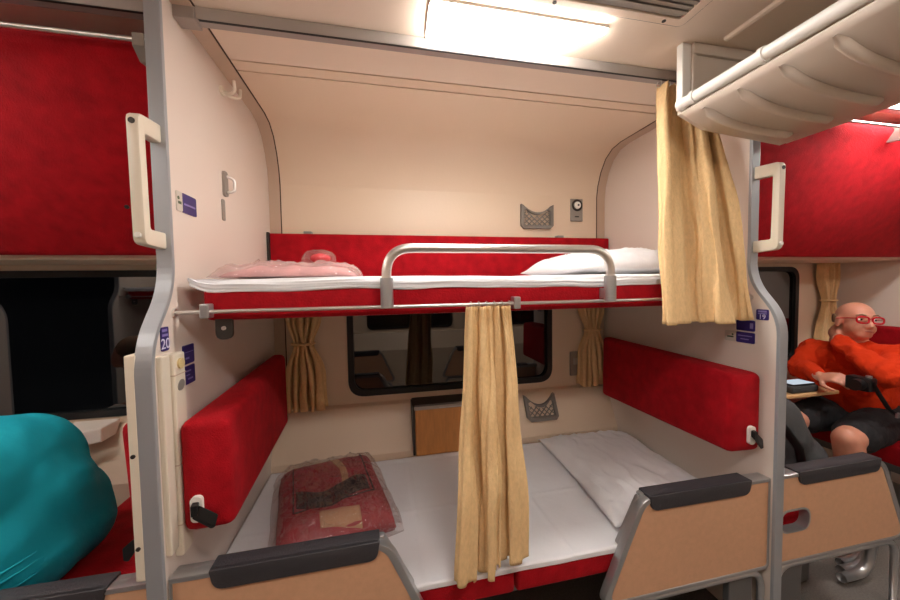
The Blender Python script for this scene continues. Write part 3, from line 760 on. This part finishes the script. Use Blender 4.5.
# =================================================================== SMALL FITTINGS ON THE WALLS
def net_pocket(x0, x1, z0, z1, label, dip, slope=False):
    t = thing('net_pocket', label, 'net pocket', ((x0+x1)/2, D-.015, z0), 'wall net pockets')
    xc = (x0+x1)/2; w_ = .02
    o_ = fillet([(x0, z1), (x0, z0), (x1, z0), (x1, z1), (x1-w_*.8, z1)], [.004, .022, .022, .004, .0], 5)
    dipc = [(x1-.012+(x0+.012-x1+.012)*k/12, z1-.006-dip*(1-(2*k/12-1)**2)) for k in range(13)]
    o_ = fillet([(x0, z0), (x1, z0)], [0, 0], 1, closed=False)
    outer = [(x0, z1), (x0, z0+.018), (x0+.018, z0), (x1-.018, z0), (x1, z0+.018), (x1, z1)]+dipc
    inner = [(x0+w_, z1-.04), (x0+w_, z0+w_), (x1-w_, z0+w_), (x1-w_, z1-.04)]+[(a*.86+xc*.14, b-.013) for a, b in dipc[1:-1]]
    bm = BM(); prism(bm, outer, 'y', D-.022, D-.002, [inner]); obj('pocket_frame', bm, 'net', t)
    bm = BM(); n_ = 5; H = z1-z0-w_-.03-dip*.4; W = x1-x0-2*w_
    def topz_(x): 
        k = (x-x0)/(x1-x0); return z1-.016-dip*(1-(2*k-1)**2)
    for k in range(-4, n_+4):
        for sgn in (1, -1):
            a = x0+w_+W*k/n_; pts = []
            for i in range(13):
                z = z0+w_*.8+(z1-z0)*i/12; x = a+sgn*(z-z0)*1.15
                if x0+w_*.8 <= x <= x1-w_*.8 and z <= topz_(x): pts.append((x, D-.012+.001*sgn, z))
            if len(pts) > 1: tube(bm, [pts[0], pts[-1]], .0032, 5)
    nt_ = obj('net', bm, 'net', t); nt_['kind'] = 'stuff'
    if slope:
        for c in t.children:
            for v in c.data.vertices: v.co.y += 1.78+(v.co.z+t.location.z-.5)*.47-D
    return t
net_pocket(.838, 1.046, 1.714, 1.858, 'grey wall net pocket above the red upper backboard', .042)
net_pocket(.83, 1.028, .578, .716, 'grey wall net pocket below the window, behind the bunched curtain', .05, True)

t = thing('control_panel', 'grey wall panel with a round dial above the upper bunk', 'control panel', (1.208, D-.01, 1.765))
bm = BM(); box(bm, 1.168, 1.249, D-.012, D-.001, 1.765, 1.902, .003); obj('panel_plate', bm, 'plate', t)
bm = BM(); tube(bm, [(1.209+.030*math.cos(a*math.pi/12), D-.014, 1.862+.030*math.sin(a*math.pi/12)) for a in range(24)], .0065, 8, closed=True); obj('dial_ring', bm, 'dark', t, smooth='all')
bm = BM(); cyl(bm, (1.209, D-.016, 1.862), (0, 1, 0), .021, .012, 20); k_ = obj('dial_knob', bm, 'white', t, smooth=True)
bm = BM(); cyl(bm, (1.213, D-.023, 1.862), (0, 1, 0), .006, .004, 12); obj('dial_dot', bm, 'dark', k_)
bm = BM(); box(bm, 1.195, 1.222, D-.0135, D-.0115, 1.789, 1.796); obj('legend', bm, 'dark', t)
t = thing('wall_switch', 'small grey metal wall socket beside the window curtain', 'socket', (1.198, D-.01, .80))
bm = BM(); box(bm, 1.163, 1.232, D-.014, D-.001, .80, .952, .004); obj('socket_plate', bm, 'plate', t)
bm = BM(); box(bm, 1.182, 1.214, D-.022, D-.013, .872, .914, .004); obj('rocker', bm, 'alu', t)

# stowed folding table under the window
t = thing('folding_table', 'stowed wooden folding table below the middle window', 'table', (.43, 1.80, .475))
bm = BM(); box(bm, .172, .69, 1.764, 1.782, .474, .722, .003); obj('table_leaf', bm, 'wood', t)
bm = BM(); box(bm, .166, .696, 1.757, 1.79, .722, .742, .003); obj('edge_strip', bm, 'rail', t)
bm = BM(); box(bm, .166, .696, 1.788, D-.002, .730, .742, .002); obj('top_ledge', bm, 'dark', t)
bm = BM(); prism(bm, [(1.766, .478), (1.782, .505), (1.888, .728), (1.888, .742), (1.766, .742)], 'x', .158, .170); obj('side_bracket', bm, 'dark', t)
bm = BM(); box(bm, .30, .42, 1.754, 1.758, .727, .731); obj('pull_strip', bm, 'alu', t)

# hooks on left partition
t = thing('coat_hook', 'small cream double coat hook high on the left partition', 'hook', (XL, 1.40, 2.06))
p = PX(222, 92, XL)
bm = BM(); cyl(bm, (XL+.004, p.y-.01, p.z), (1, 0, 0), .016, .008, 16); obj('hook_plate', bm, 'cream', t, smooth=True)
for dy, sg in ((-.02, -1), (.025, 1)):
    bm = BM(); tube(bm, fillet([(XL+.006, p.y-.005, p.z), (XL+.03, p.y+dy*.6, p.z-.012), (XL+.05, p.y+dy, p.z-.006), (XL+.05, p.y+dy*1.3, p.z+.03)], .015, 5, closed=False), .0055, 8); obj('prong', bm, 'cream', t, smooth='all')
p = PX(224, 184, XL)
t = thing('berth_lock', 'chrome swivel catch with a keeper plate on the left partition', 'catch', (XL, p.y, p.z-.09))
bm = BM(); prism(bm, rrect(p.y-.016, p.y+.016, p.z-.045, p.z+.045, .012), 'x', XL-.001, XL+.008); obj('catch_plate', bm, 'plate', t, smooth=True)
bm = BM(); tube(bm, fillet([(XL+.006, p.y+.008, p.z+.03), (XL+.028, p.y+.02, p.z+.022), (XL+.028, p.y+.02, p.z-.022), (XL+.006, p.y+.008, p.z-.03)], .012, 5, closed=False), .0055, 8); obj('catch_lever', bm, 'chrome', t, smooth='all')
p2 = PX(223, 210, XL)
bm = BM(); prism(bm, rrect(p2.y-.012, p2.y+.012, p2.z-.038, p2.z+.038, .008), 'x', XL-.001, XL+.003); obj('keeper_plate', bm, 'plate', t, smooth=True)

# number and notice plates
def text_mesh(s, size):
    cu = bpy.data.curves.new('t', 'FONT'); cu.body = s; cu.size = size; cu.align_x = 'CENTER'; cu.align_y = 'CENTER'; cu.extrude = .0004
    o = bpy.data.objects.new('t', cu); COL.objects.link(o); bpy.context.view_layer.update()
    me = bpy.data.meshes.new_from_object(o.evaluated_get(bpy.context.evaluated_depsgraph_get()))
    bpy.data.objects.remove(o, do_unlink=True); bpy.data.curves.remove(cu); return me
def plate(px, s, ya, yb, za, zb, label, lines=(), number=None, pict=None, group=None):
    """plate lying on partition face px, normal s. ya..yb, za..zb"""
    y0, y1 = min(ya, yb), max(ya, yb); z0, z1 = min(za, zb), max(za, zb)
    t = thing('notice_plate', label, 'sign', (px, (y0+y1)/2, z0), group)
    bm = BM(); prism(bm, rrect(y0, y1, z0, z1, .005, 3), 'x', px-s*.0005, px+s*.003); obj('plate_board', bm, 'purple', t)
    for i, (f0, f1, zz, th) in enumerate(lines):
        bm = BM(); box(bm, min(px+s*.0028, px+s*.0035), max(px+s*.0028, px+s*.0035), y0+(y1-y0)*f0, y0+(y1-y0)*f1, z0+(z1-z0)*(zz-th/2), z0+(z1-z0)*(zz+th/2)); obj('print_line', bm, 'softink', t)
    if number:
        me = text_mesh(number, (z1-z0)*.62)
        # text local x -> +-y so it reads from the bay
        R_ = Matrix(((0, 0, s, 0), (s, 0, 0, 0), (0, 1, 0, 0), (0, 0, 0, 1)))
        me.transform(Matrix.Translation((px+s*.0034, (y0+y1)/2, z0+(z1-z0)*.28)) @ R_)
        obj('number', me, 'ink', t)
    if pict:
        a, b = pict
        bm = BM(); prism(bm, rrect(min(a, b), max(a, b), z0, z1, .005, 3), 'x', px-s*.0005, px+s*.003); pb = obj('pictogram_board', bm, 'pict', t)
        w_ = abs(b-a); c_ = (a+b)/2; h_ = z1-z0
        bm = BM(); box(bm, min(px+s*.0028, px+s*.0036), max(px+s*.0028, px+s*.0036), c_-w_*.28, c_+w_*.28, z0+h_*.36, z0+h_*.5); cyl(bm, (px+s*.0032, c_-w_*.2, z0+h_*.66), (1, 0, 0), h_*.09, .001, 12); obj('pictogram', bm, 'greenink', pb)
    return t
std = ((.1, .85, .78, .10), (.1, .6, .52, .07), (.15, .8, .25, .09))
plate(XL, 1, .979, 1.010, 1.224, 1.285, 'small purple plate with the number 20 on the left partition', ((.12, .8, .86, .11), (.12, .88, .66, .10)), '20')
plate(XL, 1, 1.072, 1.128, 1.168, 1.222, 'dark purple notice plate, upper of the pair by the ladder cover', ((.1, .9, .62, .03), (.15, .5, .30, .10)))
plate(XL, 1, 1.072, 1.128, 1.110, 1.162, 'dark purple notice plate, lower of the pair by the ladder cover', ((.15, .6, .72, .08), (.15, .5, .5, .05), (.3, .75, .28, .09)))
plate(XL, 1, 1.105, 1.180, 1.600, 1.655, 'purple notice plate with a pale pictogram below the coat hook', ((.1, .9, .45, .09),), pict=(1.077, 1.105))
plate(XR, -1, .976, 1.018, 1.232, 1.272, 'small purple plate with the number 19 on the right partition', ((.15, .85, .80, .16), (.15, .85, .6, .10)), '19')
plate(XR, -1, 1.022, 1.090, 1.184, 1.226, 'dark purple notice plate touching the hem of the tall curtain', ((.08, .25, .5, .5),))
plate(XR, -1, 1.022, 1.090, 1.136, 1.178, 'dark purple notice plate with a green pictogram below the tall curtain', ((.12, .9, .66, .09), (.3, .75, .35, .09)), pict=(1.090, 1.136))

# small shelf table in left bay and table in right bay
t = thing('folding_table', 'small cream side ledge below the window beside the person in teal', 'table', (-1.30, 1.84, .68))
bm = BM(); hexa(bm, [(-1.42, 1.70, .70), (-1.235, 1.78, .70), (-1.235, 1.868, .70), (-1.42, 1.868, .70), (-1.42, 1.70, .765), (-1.235, 1.78, .765), (-1.235, 1.905, .765), (-1.42, 1.905, .765)], .006); obj('ledge_body', bm, 'part', t)
t = thing('bay_table', 'pale wooden bay table under the phone case beside the man', 'table', (2.42, 1.65, .70))
bm = BM(); box(bm, 2.10, 2.66, 1.465, 1.874, .70, .722, .006); obj('table_top', bm, 'table', t)
bm = BM(); tube(bm, [(2.4, 1.60, .70), (2.4, 1.775, .53)], .012, 8); obj('table_stay', bm, 'alu', t)
bm = BM(); box(bm, 2.2, 2.6, 1.81, 1.85, .66, .702); obj('wall_bracket', bm, 'alu', t)

# =================================================================== PEOPLE
def limb(bm, pts, rads, sub=6):
    P = [Vector(p) for p in pts]; fp = []; fr = []
    for i in range(len(P)-1):
        for k in range(sub):
            f_ = k/sub; fp.append(P[i].lerp(P[i+1], f_)); fr.append(rads[i]*(1-f_)+rads[i+1]*f_)
    fp.append(P[-1]); fr.append(rads[-1]); tube(bm, fp, fr, 14)
    for p, r in zip(P, rads): ell(bm, p, (r, r, r), u=14, v=9)
def body(name, bm, mt, parent, voxel=.008, smooth=6):
    o = obj(name, bm, mt, parent, smooth='all')
    md = o.modifiers.new('remesh', 'REMESH'); md.mode = 'VOXEL'; md.voxel_size = voxel; md.use_smooth_shade = True
    ms = o.modifiers.new('smooth', 'SMOOTH'); ms.iterations = smooth; ms.factor = .5
    return o
def ruffle(o, size, strength, seedv):
    tx = bpy.data.textures.new('folds', 'CLOUDS'); tx.noise_scale = size; tx.noise_depth = 2
    md = o.modifiers.new('folds', 'DISPLACE'); md.texture = tx; md.strength = strength; md.mid_level = .5
    return o
def hand(bm, wrist, dirv, palmn, curl=.5, s=1.0, thumb_side=1):
    d = Vector(dirv).normalized(); n = Vector(palmn); n = (n-d*n.dot(d)).normalized(); sd = d.cross(n)*thumb_side
    w_ = Vector(wrist)
    for k in range(6):
        a = -.03+.012*k; 
    R_ = Matrix((sd, d, n)).transposed()
    ell(bm, w_+d*.05*s, (.041*s, .052*s, .018*s), R_, u=14, v=10)
    for i, (off, ln) in enumerate(((.030, .070), (.010, .080), (-.011, .075), (-.031, .058))):
        p0 = w_+d*.085*s+sd*off*s; ang = 0; pts = [p0-d*.02*s]; rr = [.0105*s]
        cur = p0; pts.append(cur); rr.append(.0102*s)
        for f_ in (.45, .32, .23):
            ang += curl*(.9+.1*i); v_ = d*math.cos(ang)+n*math.sin(ang); cur = cur+v_*ln*f_*s; pts.append(cur); rr.append(.009*s if f_ > .3 else .008*s)
        limb(bm, pts, rr, 3)
    p0 = w_+d*.025*s+sd*.034*s; p1 = p0+(d*.5+sd*.75+n*.25).normalized()*.035*s; p2 = p1+(d*.85+sd*.3+n*.4).normalized()*.032*s; p3 = p2+(d*.9+n*.4).normalized()*.022*s
    limb(bm, [p0-sd*.012*s, p1, p2, p3], [.014*s, .0125*s, .011*s, .009*s], 3)

# ---- man in orange
man = thing('person', 'bald seated person in an orange-red sweater and red glasses, hand on ear', 'person', (2.95, 1.5, .46))
fd = Vector((-.46, -.885, .0)).normalized(); rt = Vector((fd.y, -fd.x, 0)); rt = fd.cross(Vector((0, 0, 1)))   # his right
upv = Vector((0, 0, 1))
# slight head tilt
hc = Vector((2.845, 1.505, 1.125)); HS = 1.0
tilt = Matrix.Rotation(math.radians(-4), 3, fd) @ Matrix.Rotation(math.radians(4), 3, rt)
fd2, rt2, up2 = tilt @ fd, tilt @ rt, tilt @ upv
HR = Matrix((rt2, fd2, up2)).transposed()
def H(x, y, z): return hc+HR @ Vector((x, y, z))*HS      # x: his right, y: forward, z: up
bm = BM()
ell(bm, H(0, -.012, .030), (.076, .094, .084), HR, 28, 20)
ell(bm, H(0, .018, -.035), (.062, .072, .070), HR, 24, 16)
ell(bm, H(0, .048, -.080), (.042, .040, .030), HR, 18, 12)     # chin
ell(bm, H(.033, .045, -.045), (.028, .032, .034), HR); ell(bm, H(-.033, .045, -.045), (.028, .032, .034), HR)   # cheeks
ell(bm, H(0, .074, .030), (.050, .014, .012), HR)               # brow
limb(bm, [H(0, .080, .018), H(0, .098, -.014), H(0, .104, -.030)], [.008, .012, .0135], 4)
ell(bm, H(.014, .092, -.032), (.010, .012, .009), HR); ell(bm, H(-.014, .092, -.032), (.010, .012, .009), HR)
ell(bm, H(0, .086, -.056), (.024, .010, .006), HR); ell(bm, H(0, .085, -.066), (.021, .010, .0065), HR)
for sx in (1, -1):
    ell(bm, H(sx*.079, -.012, -.008), (.010, .022, .034), HR)
    ell(bm, H(sx*.083, -.006, -.030), (.008, .012, .012), HR)
limb(bm, [H(0, -.02, -.06), (2.865, 1.515, .99), (2.90, 1.52, .92)], [.058, .058, .075])
# torso core, legs
limb(bm, [(2.90, 1.52, .90), (2.93, 1.51, .75), (2.98, 1.50, .58)], [.10, .12, .13])
LS, LE, LH = Vector((2.87, 1.315, .93)), Vector((2.61, 1.255, .865)), Vector((2.775, 1.545, 1.005))
RS, RE, RH = Vector((2.86, 1.715, .90)), Vector((2.72, 1.70, .800)), Vector((2.535, 1.49, .808))
limb(bm, [(2.88, 1.40, .92), LS, LE, LH], [.06, .055, .045, .030])
limb(bm, [(2.88, 1.64, .90), RS, RE, RH], [.06, .055, .045, .030])
hand(bm, LH, Vector((.10, .13, .14)), Vector((.75, -.5, -.1)), .45, 1.0, 1)
hand(bm, RH, Vector((-.06, -.55, .10)), Vector((.55, -.1, -.8)), .55, 1.0, -1)
for (hp, kn, an) in (((2.95, 1.40, .55), (2.40, 1.285, .535), (2.47, 1.27, .10)), ((2.95, 1.60, .55), (2.38, 1.52, .545), (2.36, 1.52, .10))):
    kn, an = Vector(kn), Vector(an)
    limb(bm, [hp, kn.lerp(Vector(hp), .12), kn, kn.lerp(an, .3), an], [.095, .066, .062, .060, .036])
    limb(bm, [an, an+Vector((-.06, 0, -.055)), an+Vector((-.17, -.01, -.07))], [.036, .036, .026])
body('body', bm, 'skin', man, .0065, 5)
# sweater
bm = BM()
limb(bm, [(2.88, 1.52, .955), (2.885, 1.52, .90), (2.90, 1.515, .76), (2.95, 1.50, .61)], [.070, .12, .160, .150])
ell(bm, (2.87, 1.60, .86), (.12, .13, .10)); ell(bm, (2.87, 1.42, .87), (.12, .13, .10)); ell(bm, (2.84, 1.51, .70), (.15, .19, .15))
limb(bm, [(2.88, 1.42, .91), LS, LE, LE.lerp(LH, .55), LE.lerp(LH, .93)], [.085, .078, .064, .056, .043])
limb(bm, [(2.88, 1.62, .89), RS, RE, RE.lerp(RH, .55), RE.lerp(RH, .93)], [.085, .078, .064, .054, .042])
for v in bm.verts:
    v.co += Vector((nz(v.co.x*14, v.co.y*14, v.co.z*22), nz(v.co.y*14, v.co.z*22, 5), nz(v.co.z*16, v.co.x*16, 2)))*.014
ell(bm, (2.868, 1.515, .985), (.072, .072, .022))
ruffle(body('sweater', bm, 'sweat', man, .008, 4), .055, .028, 2)
bm = BM()
for (hp, kn) in (((2.98, 1.41, .55), (2.40, 1.285, .535)), ((2.98, 1.60, .55), (2.38, 1.52, .545))):
    hp, kn = Vector(hp), Vector(kn); limb(bm, [hp, hp.lerp(kn, .5), hp.lerp(kn, .84)], [.108, .100, .088])
limb(bm, [(3.0, 1.42, .555), (3.0, 1.60, .555)], [.11, .11])
ruffle(body('shorts', bm, 'shorts', man, .010, 3), .06, .018, 3)
# hair fringe round the back of the head
bm = BM()
for a in range(-70, 71, 7):
    an = math.radians(a+180); x = math.sin(an)*.0755; y = math.cos(an)*.094-.014
    ell(bm, H(x, y, .012), (.010, .014, .032), HR, 8, 6)
body('hair', bm, 'hair', man, .006, 3)
# glasses, eyes, mouth
gl = obj('glasses', (lambda b: ([tube(b, [H(sx*.035+.027*math.copysign(abs(math.cos(a*math.pi/10))**.7, math.cos(a*math.pi/10)), .100-.012*abs(math.cos(a*math.pi/10)+sx*.6)*.3, .006+.0185*math.copysign(abs(math.sin(a*math.pi/10))**.7, math.sin(a*math.pi/10))) for a in range(20)], .0046, 8, closed=True) for sx in (1, -1)],
     tube(b, [H(-.010, .101, .012), H(0, .104, .015), H(.010, .101, .012)], .003, 8),
     [tube(b, [H(sx*.062, .096, .014), H(sx*.080, .06, .014), H(sx*.086, -.01, .010)], .003, 8) for sx in (1, -1)], b)[3])(BM()), 'glassred', man, smooth='all')
for sx in (1, -1):
    bm = BM(); ell(bm, H(sx*.033, .0705, .008), (.0125, .0115, .0065), HR, 14, 10); ey = obj('eye', bm, 'eye', man, smooth='all')
    bm = BM(); ell(bm, H(sx*.033-.002, .0805, .008), (.0055, .003, .0055), HR, 10, 8); obj('iris', bm, 'iris', ey, smooth='all')
    bm = BM(); limb(bm, [H(sx*.018, .089, .034), H(sx*.035, .089, .038), H(sx*.055, .078, .032)], [.003, .004, .002], 3); obj('eyebrow', bm, 'hair', man, smooth='all')
bm = BM(); ell(bm, H(0, .0945, -.061), (.022, .004, .0032), HR, 14, 8); obj('mouth', bm, 'lip', man, smooth='all')

# camera in his hand
t = thing('camera', 'black compact camera with strap held in the seated man\'s hand', 'camera', (2.52, 1.30, .76))
bm = BM(); box(bm, 2.49, 2.55, 1.255, 1.355, .785, .858, .010); obj('camera_body', bm, 'camera', t, smooth=True)
bm = BM(); cyl(bm, (2.475, 1.295, .82), (1, 0, 0), .030, .05, 20); obj('lens', bm, 'camera', t, smooth=True)
bm = BM(); cyl(bm, (2.52, 1.275, .861), (0, 0, 1), .012, .014, 14); obj('shutter_dial', bm, 'alu', t, smooth=True)
bm = BM(); tube(bm, [(2.51, 1.258, .84), (2.52, 1.235, .78), (2.55, 1.215, .71), (2.62, 1.20, .655), (2.74, 1.21, .655)], .011, 8, flat=(1, .3)); st = obj('strap', bm, 'black', t, smooth='all')
bm = BM(); box(bm, 2.575, 2.60, 1.196, 1.204, .665, .69); obj('strap_buckle', bm, 'alu', st)

# phone case on table
t = thing('phone_case', 'black case with a lit phone on top, on the bay table', 'phone', (2.415, 1.53, .722))
bm = BM(); box(bm, 2.315, 2.515, 1.475, 1.58, .723, .765, .012, 3); obj('case_body', bm, 'bag', t, smooth=True)
bm = BM(); box(bm, 2.33, 2.50, 1.483, 1.57, .765, .774, .003); ph = obj('phone_body', bm, 'camera', t)
bm = BM(); box(bm, 2.335, 2.495, 1.487, 1.566, .774, .7755); obj('phone_screen', bm, 'screen', ph)

# backpack on the near seat of the right bay
t = thing('backpack', 'slumped black backpack on the seat behind the hand-hole seat end', 'backpack', (1.83, 1.22, .455))
bm = BM()
ell(bm, (1.80, 1.24, .64), (.15, .15, .20), None, 24, 16); ell(bm, (1.86, 1.20, .56), (.14, .14, .12), None, 20, 12); ell(bm, (1.76, 1.26, .55), (.16, .17, .11))
for v in bm.verts: v.co += Vector((nz(v.co.x*9, v.co.y*9, v.co.z*9), nz(v.co.y*9, v.co.z*9, 4), nz(v.co.z*9, v.co.x*9, 8)))*.016
body('bag_body', bm, 'bag', t, .010, 3)
bm = BM(); tube(bm, [(1.70, 1.13, .76), (1.74, 1.08, .66), (1.76, 1.075, .55), (1.75, 1.10, .47)], .016, 8, flat=(1, .35)); obj('shoulder_strap', bm, 'black', t, smooth='all')
bm = BM(); box(bm, 1.775, 1.80, 1.065, 1.075, .55, .57, .002); obj('buckle', bm, 'alu', t)

# ---- person in teal, bent forward, back towards us
p2 = thing('person', 'person in a teal shirt sitting bent forward beside the left window', 'person', (-1.05, 1.28, .46))
TX = -.055
bm = BM()
limb(bm, [(-1.03, 1.28, .56), (-1.08, 1.27, .76), (-1.28, 1.26, .90), (-1.40, 1.25, .93)], [.12, .12, .10, .06])
limb(bm, [(-1.38, 1.25, .93), (-1.47, 1.24, .95)], [.055, .055]); ell(bm, (-1.56, 1.24, .96), (.10, .078, .105)); ell(bm, (-1.64, 1.24, .92), (.03, .045, .05)); ell(bm, (-1.665, 1.24, .95), (.014, .012, .02))
for s in (1, -1):
    limb(bm, [(-1.27, 1.26+s*.17, .88), (-1.42, 1.26+s*.24, .68), (-1.62, 1.26+s*.14, .60)], [.055, .045, .03]); hand(bm, (-1.62, 1.26+s*.14, .60), (-1, -s*.3, -.1), (0, 0, -1), .4, 1, s)
    limb(bm, [(-1.05, 1.28+s*.10, .55), (-1.50, 1.28+s*.13, .54), (-1.48, 1.28+s*.13, .10)], [.09, .062, .036]); limb(bm, [(-1.48, 1.28+s*.13, .08), (-1.62, 1.28+s*.13, .035)], [.036, .028])
body('body', bm, 'skin', p2, .009, 4)
bm = BM()
limb(bm, [(-1.055, 1.30, .595), (-1.07, 1.30, .70), (-1.14, 1.28, .80), (-1.29, 1.26, .87)], [.125, .185, .20, .15])
for s in (1, -1):
    ell(bm, (-1.045, 1.285+s*.06, .585), (.175, .17, .128));
    ell(bm, (-1.14, 1.28+s*.09, .80), (.18, .15, .18)); ell(bm, (-1.06, 1.29+s*.09, .64), (.16, .15, .15))
    limb(bm, [(-1.26, 1.26+s*.13, .87), (-1.34, 1.26+s*.21, .76)], [.085, .075])
ruffle(body('shirt', bm, 'teal', p2, .010, 40), .16, .016, 1)
bm = BM()
for k, (za, zb, xo, ln) in enumerate(((.53, .60, .0, .26), (.55, .635, .0, .30), (.515, .565, .0, .2), (.575, .66, .01, .24))):
    pts = []
    for i in range(13):
        a = math.radians(-125+ (95)*i/12); z = za+(zb-za)*i/12
        pts.append((-1.055+.186*math.cos(a)+.0, 1.22+.185*math.sin(a), z))
    tube(bm, pts, [.001+.005*math.sin(math.pi*i/12) for i in range(13)], 8)
obj('shirt_fold', bm, 'teal', p2, smooth='all')
bm = BM()
for s in (1, -1): limb(bm, [(-1.05, 1.28+s*.10, .55), (-1.50, 1.28+s*.13, .54), (-1.48, 1.28+s*.13, .14)], [.11, .078, .06])
body('trousers', bm, 'trouser', p2, .012, 3)
bm = BM(); ell(bm, (-1.545, 1.24, .985), (.10, .084, .095)); obj('hair', bm, 'hair', p2, smooth='all')

p2.location.x += TX

# =================================================================== OPPOSITE SIDE of the aisle (seen in the window reflections)
for src, lab in ((e1, 'left'), (e2, 'right')):
    c = copy_tree(src, mirror=True); c['label'] = 'peach seat end across the aisle, facing the %s end of the lower berth' % lab; c['group'] = 'opposite seat ends'
for src, lab in ((h1, 'the bay of the person in teal'), (h2, 'the bay of the man in orange')):
    c = copy_tree(src, mirror=True); c['label'] = 'cream grab handle across the aisle, beside %s' % lab; c['group'] = 'opposite grab handles'
for src, lab in ((UB, 'upper bunk across the aisle from the person in teal'), (US, 'white sheet on the upper bunk across the aisle'), (UP, 'white pillow on the upper bunk across the aisle')):
    c = copy_tree(src, mirror=True, dx=-PER); c['label'] = lab
c = copy_tree(BS, mirror=True); c['label'] = 'red bench seat across the aisle from the person in teal'; c['group'] = 'red bench seats'
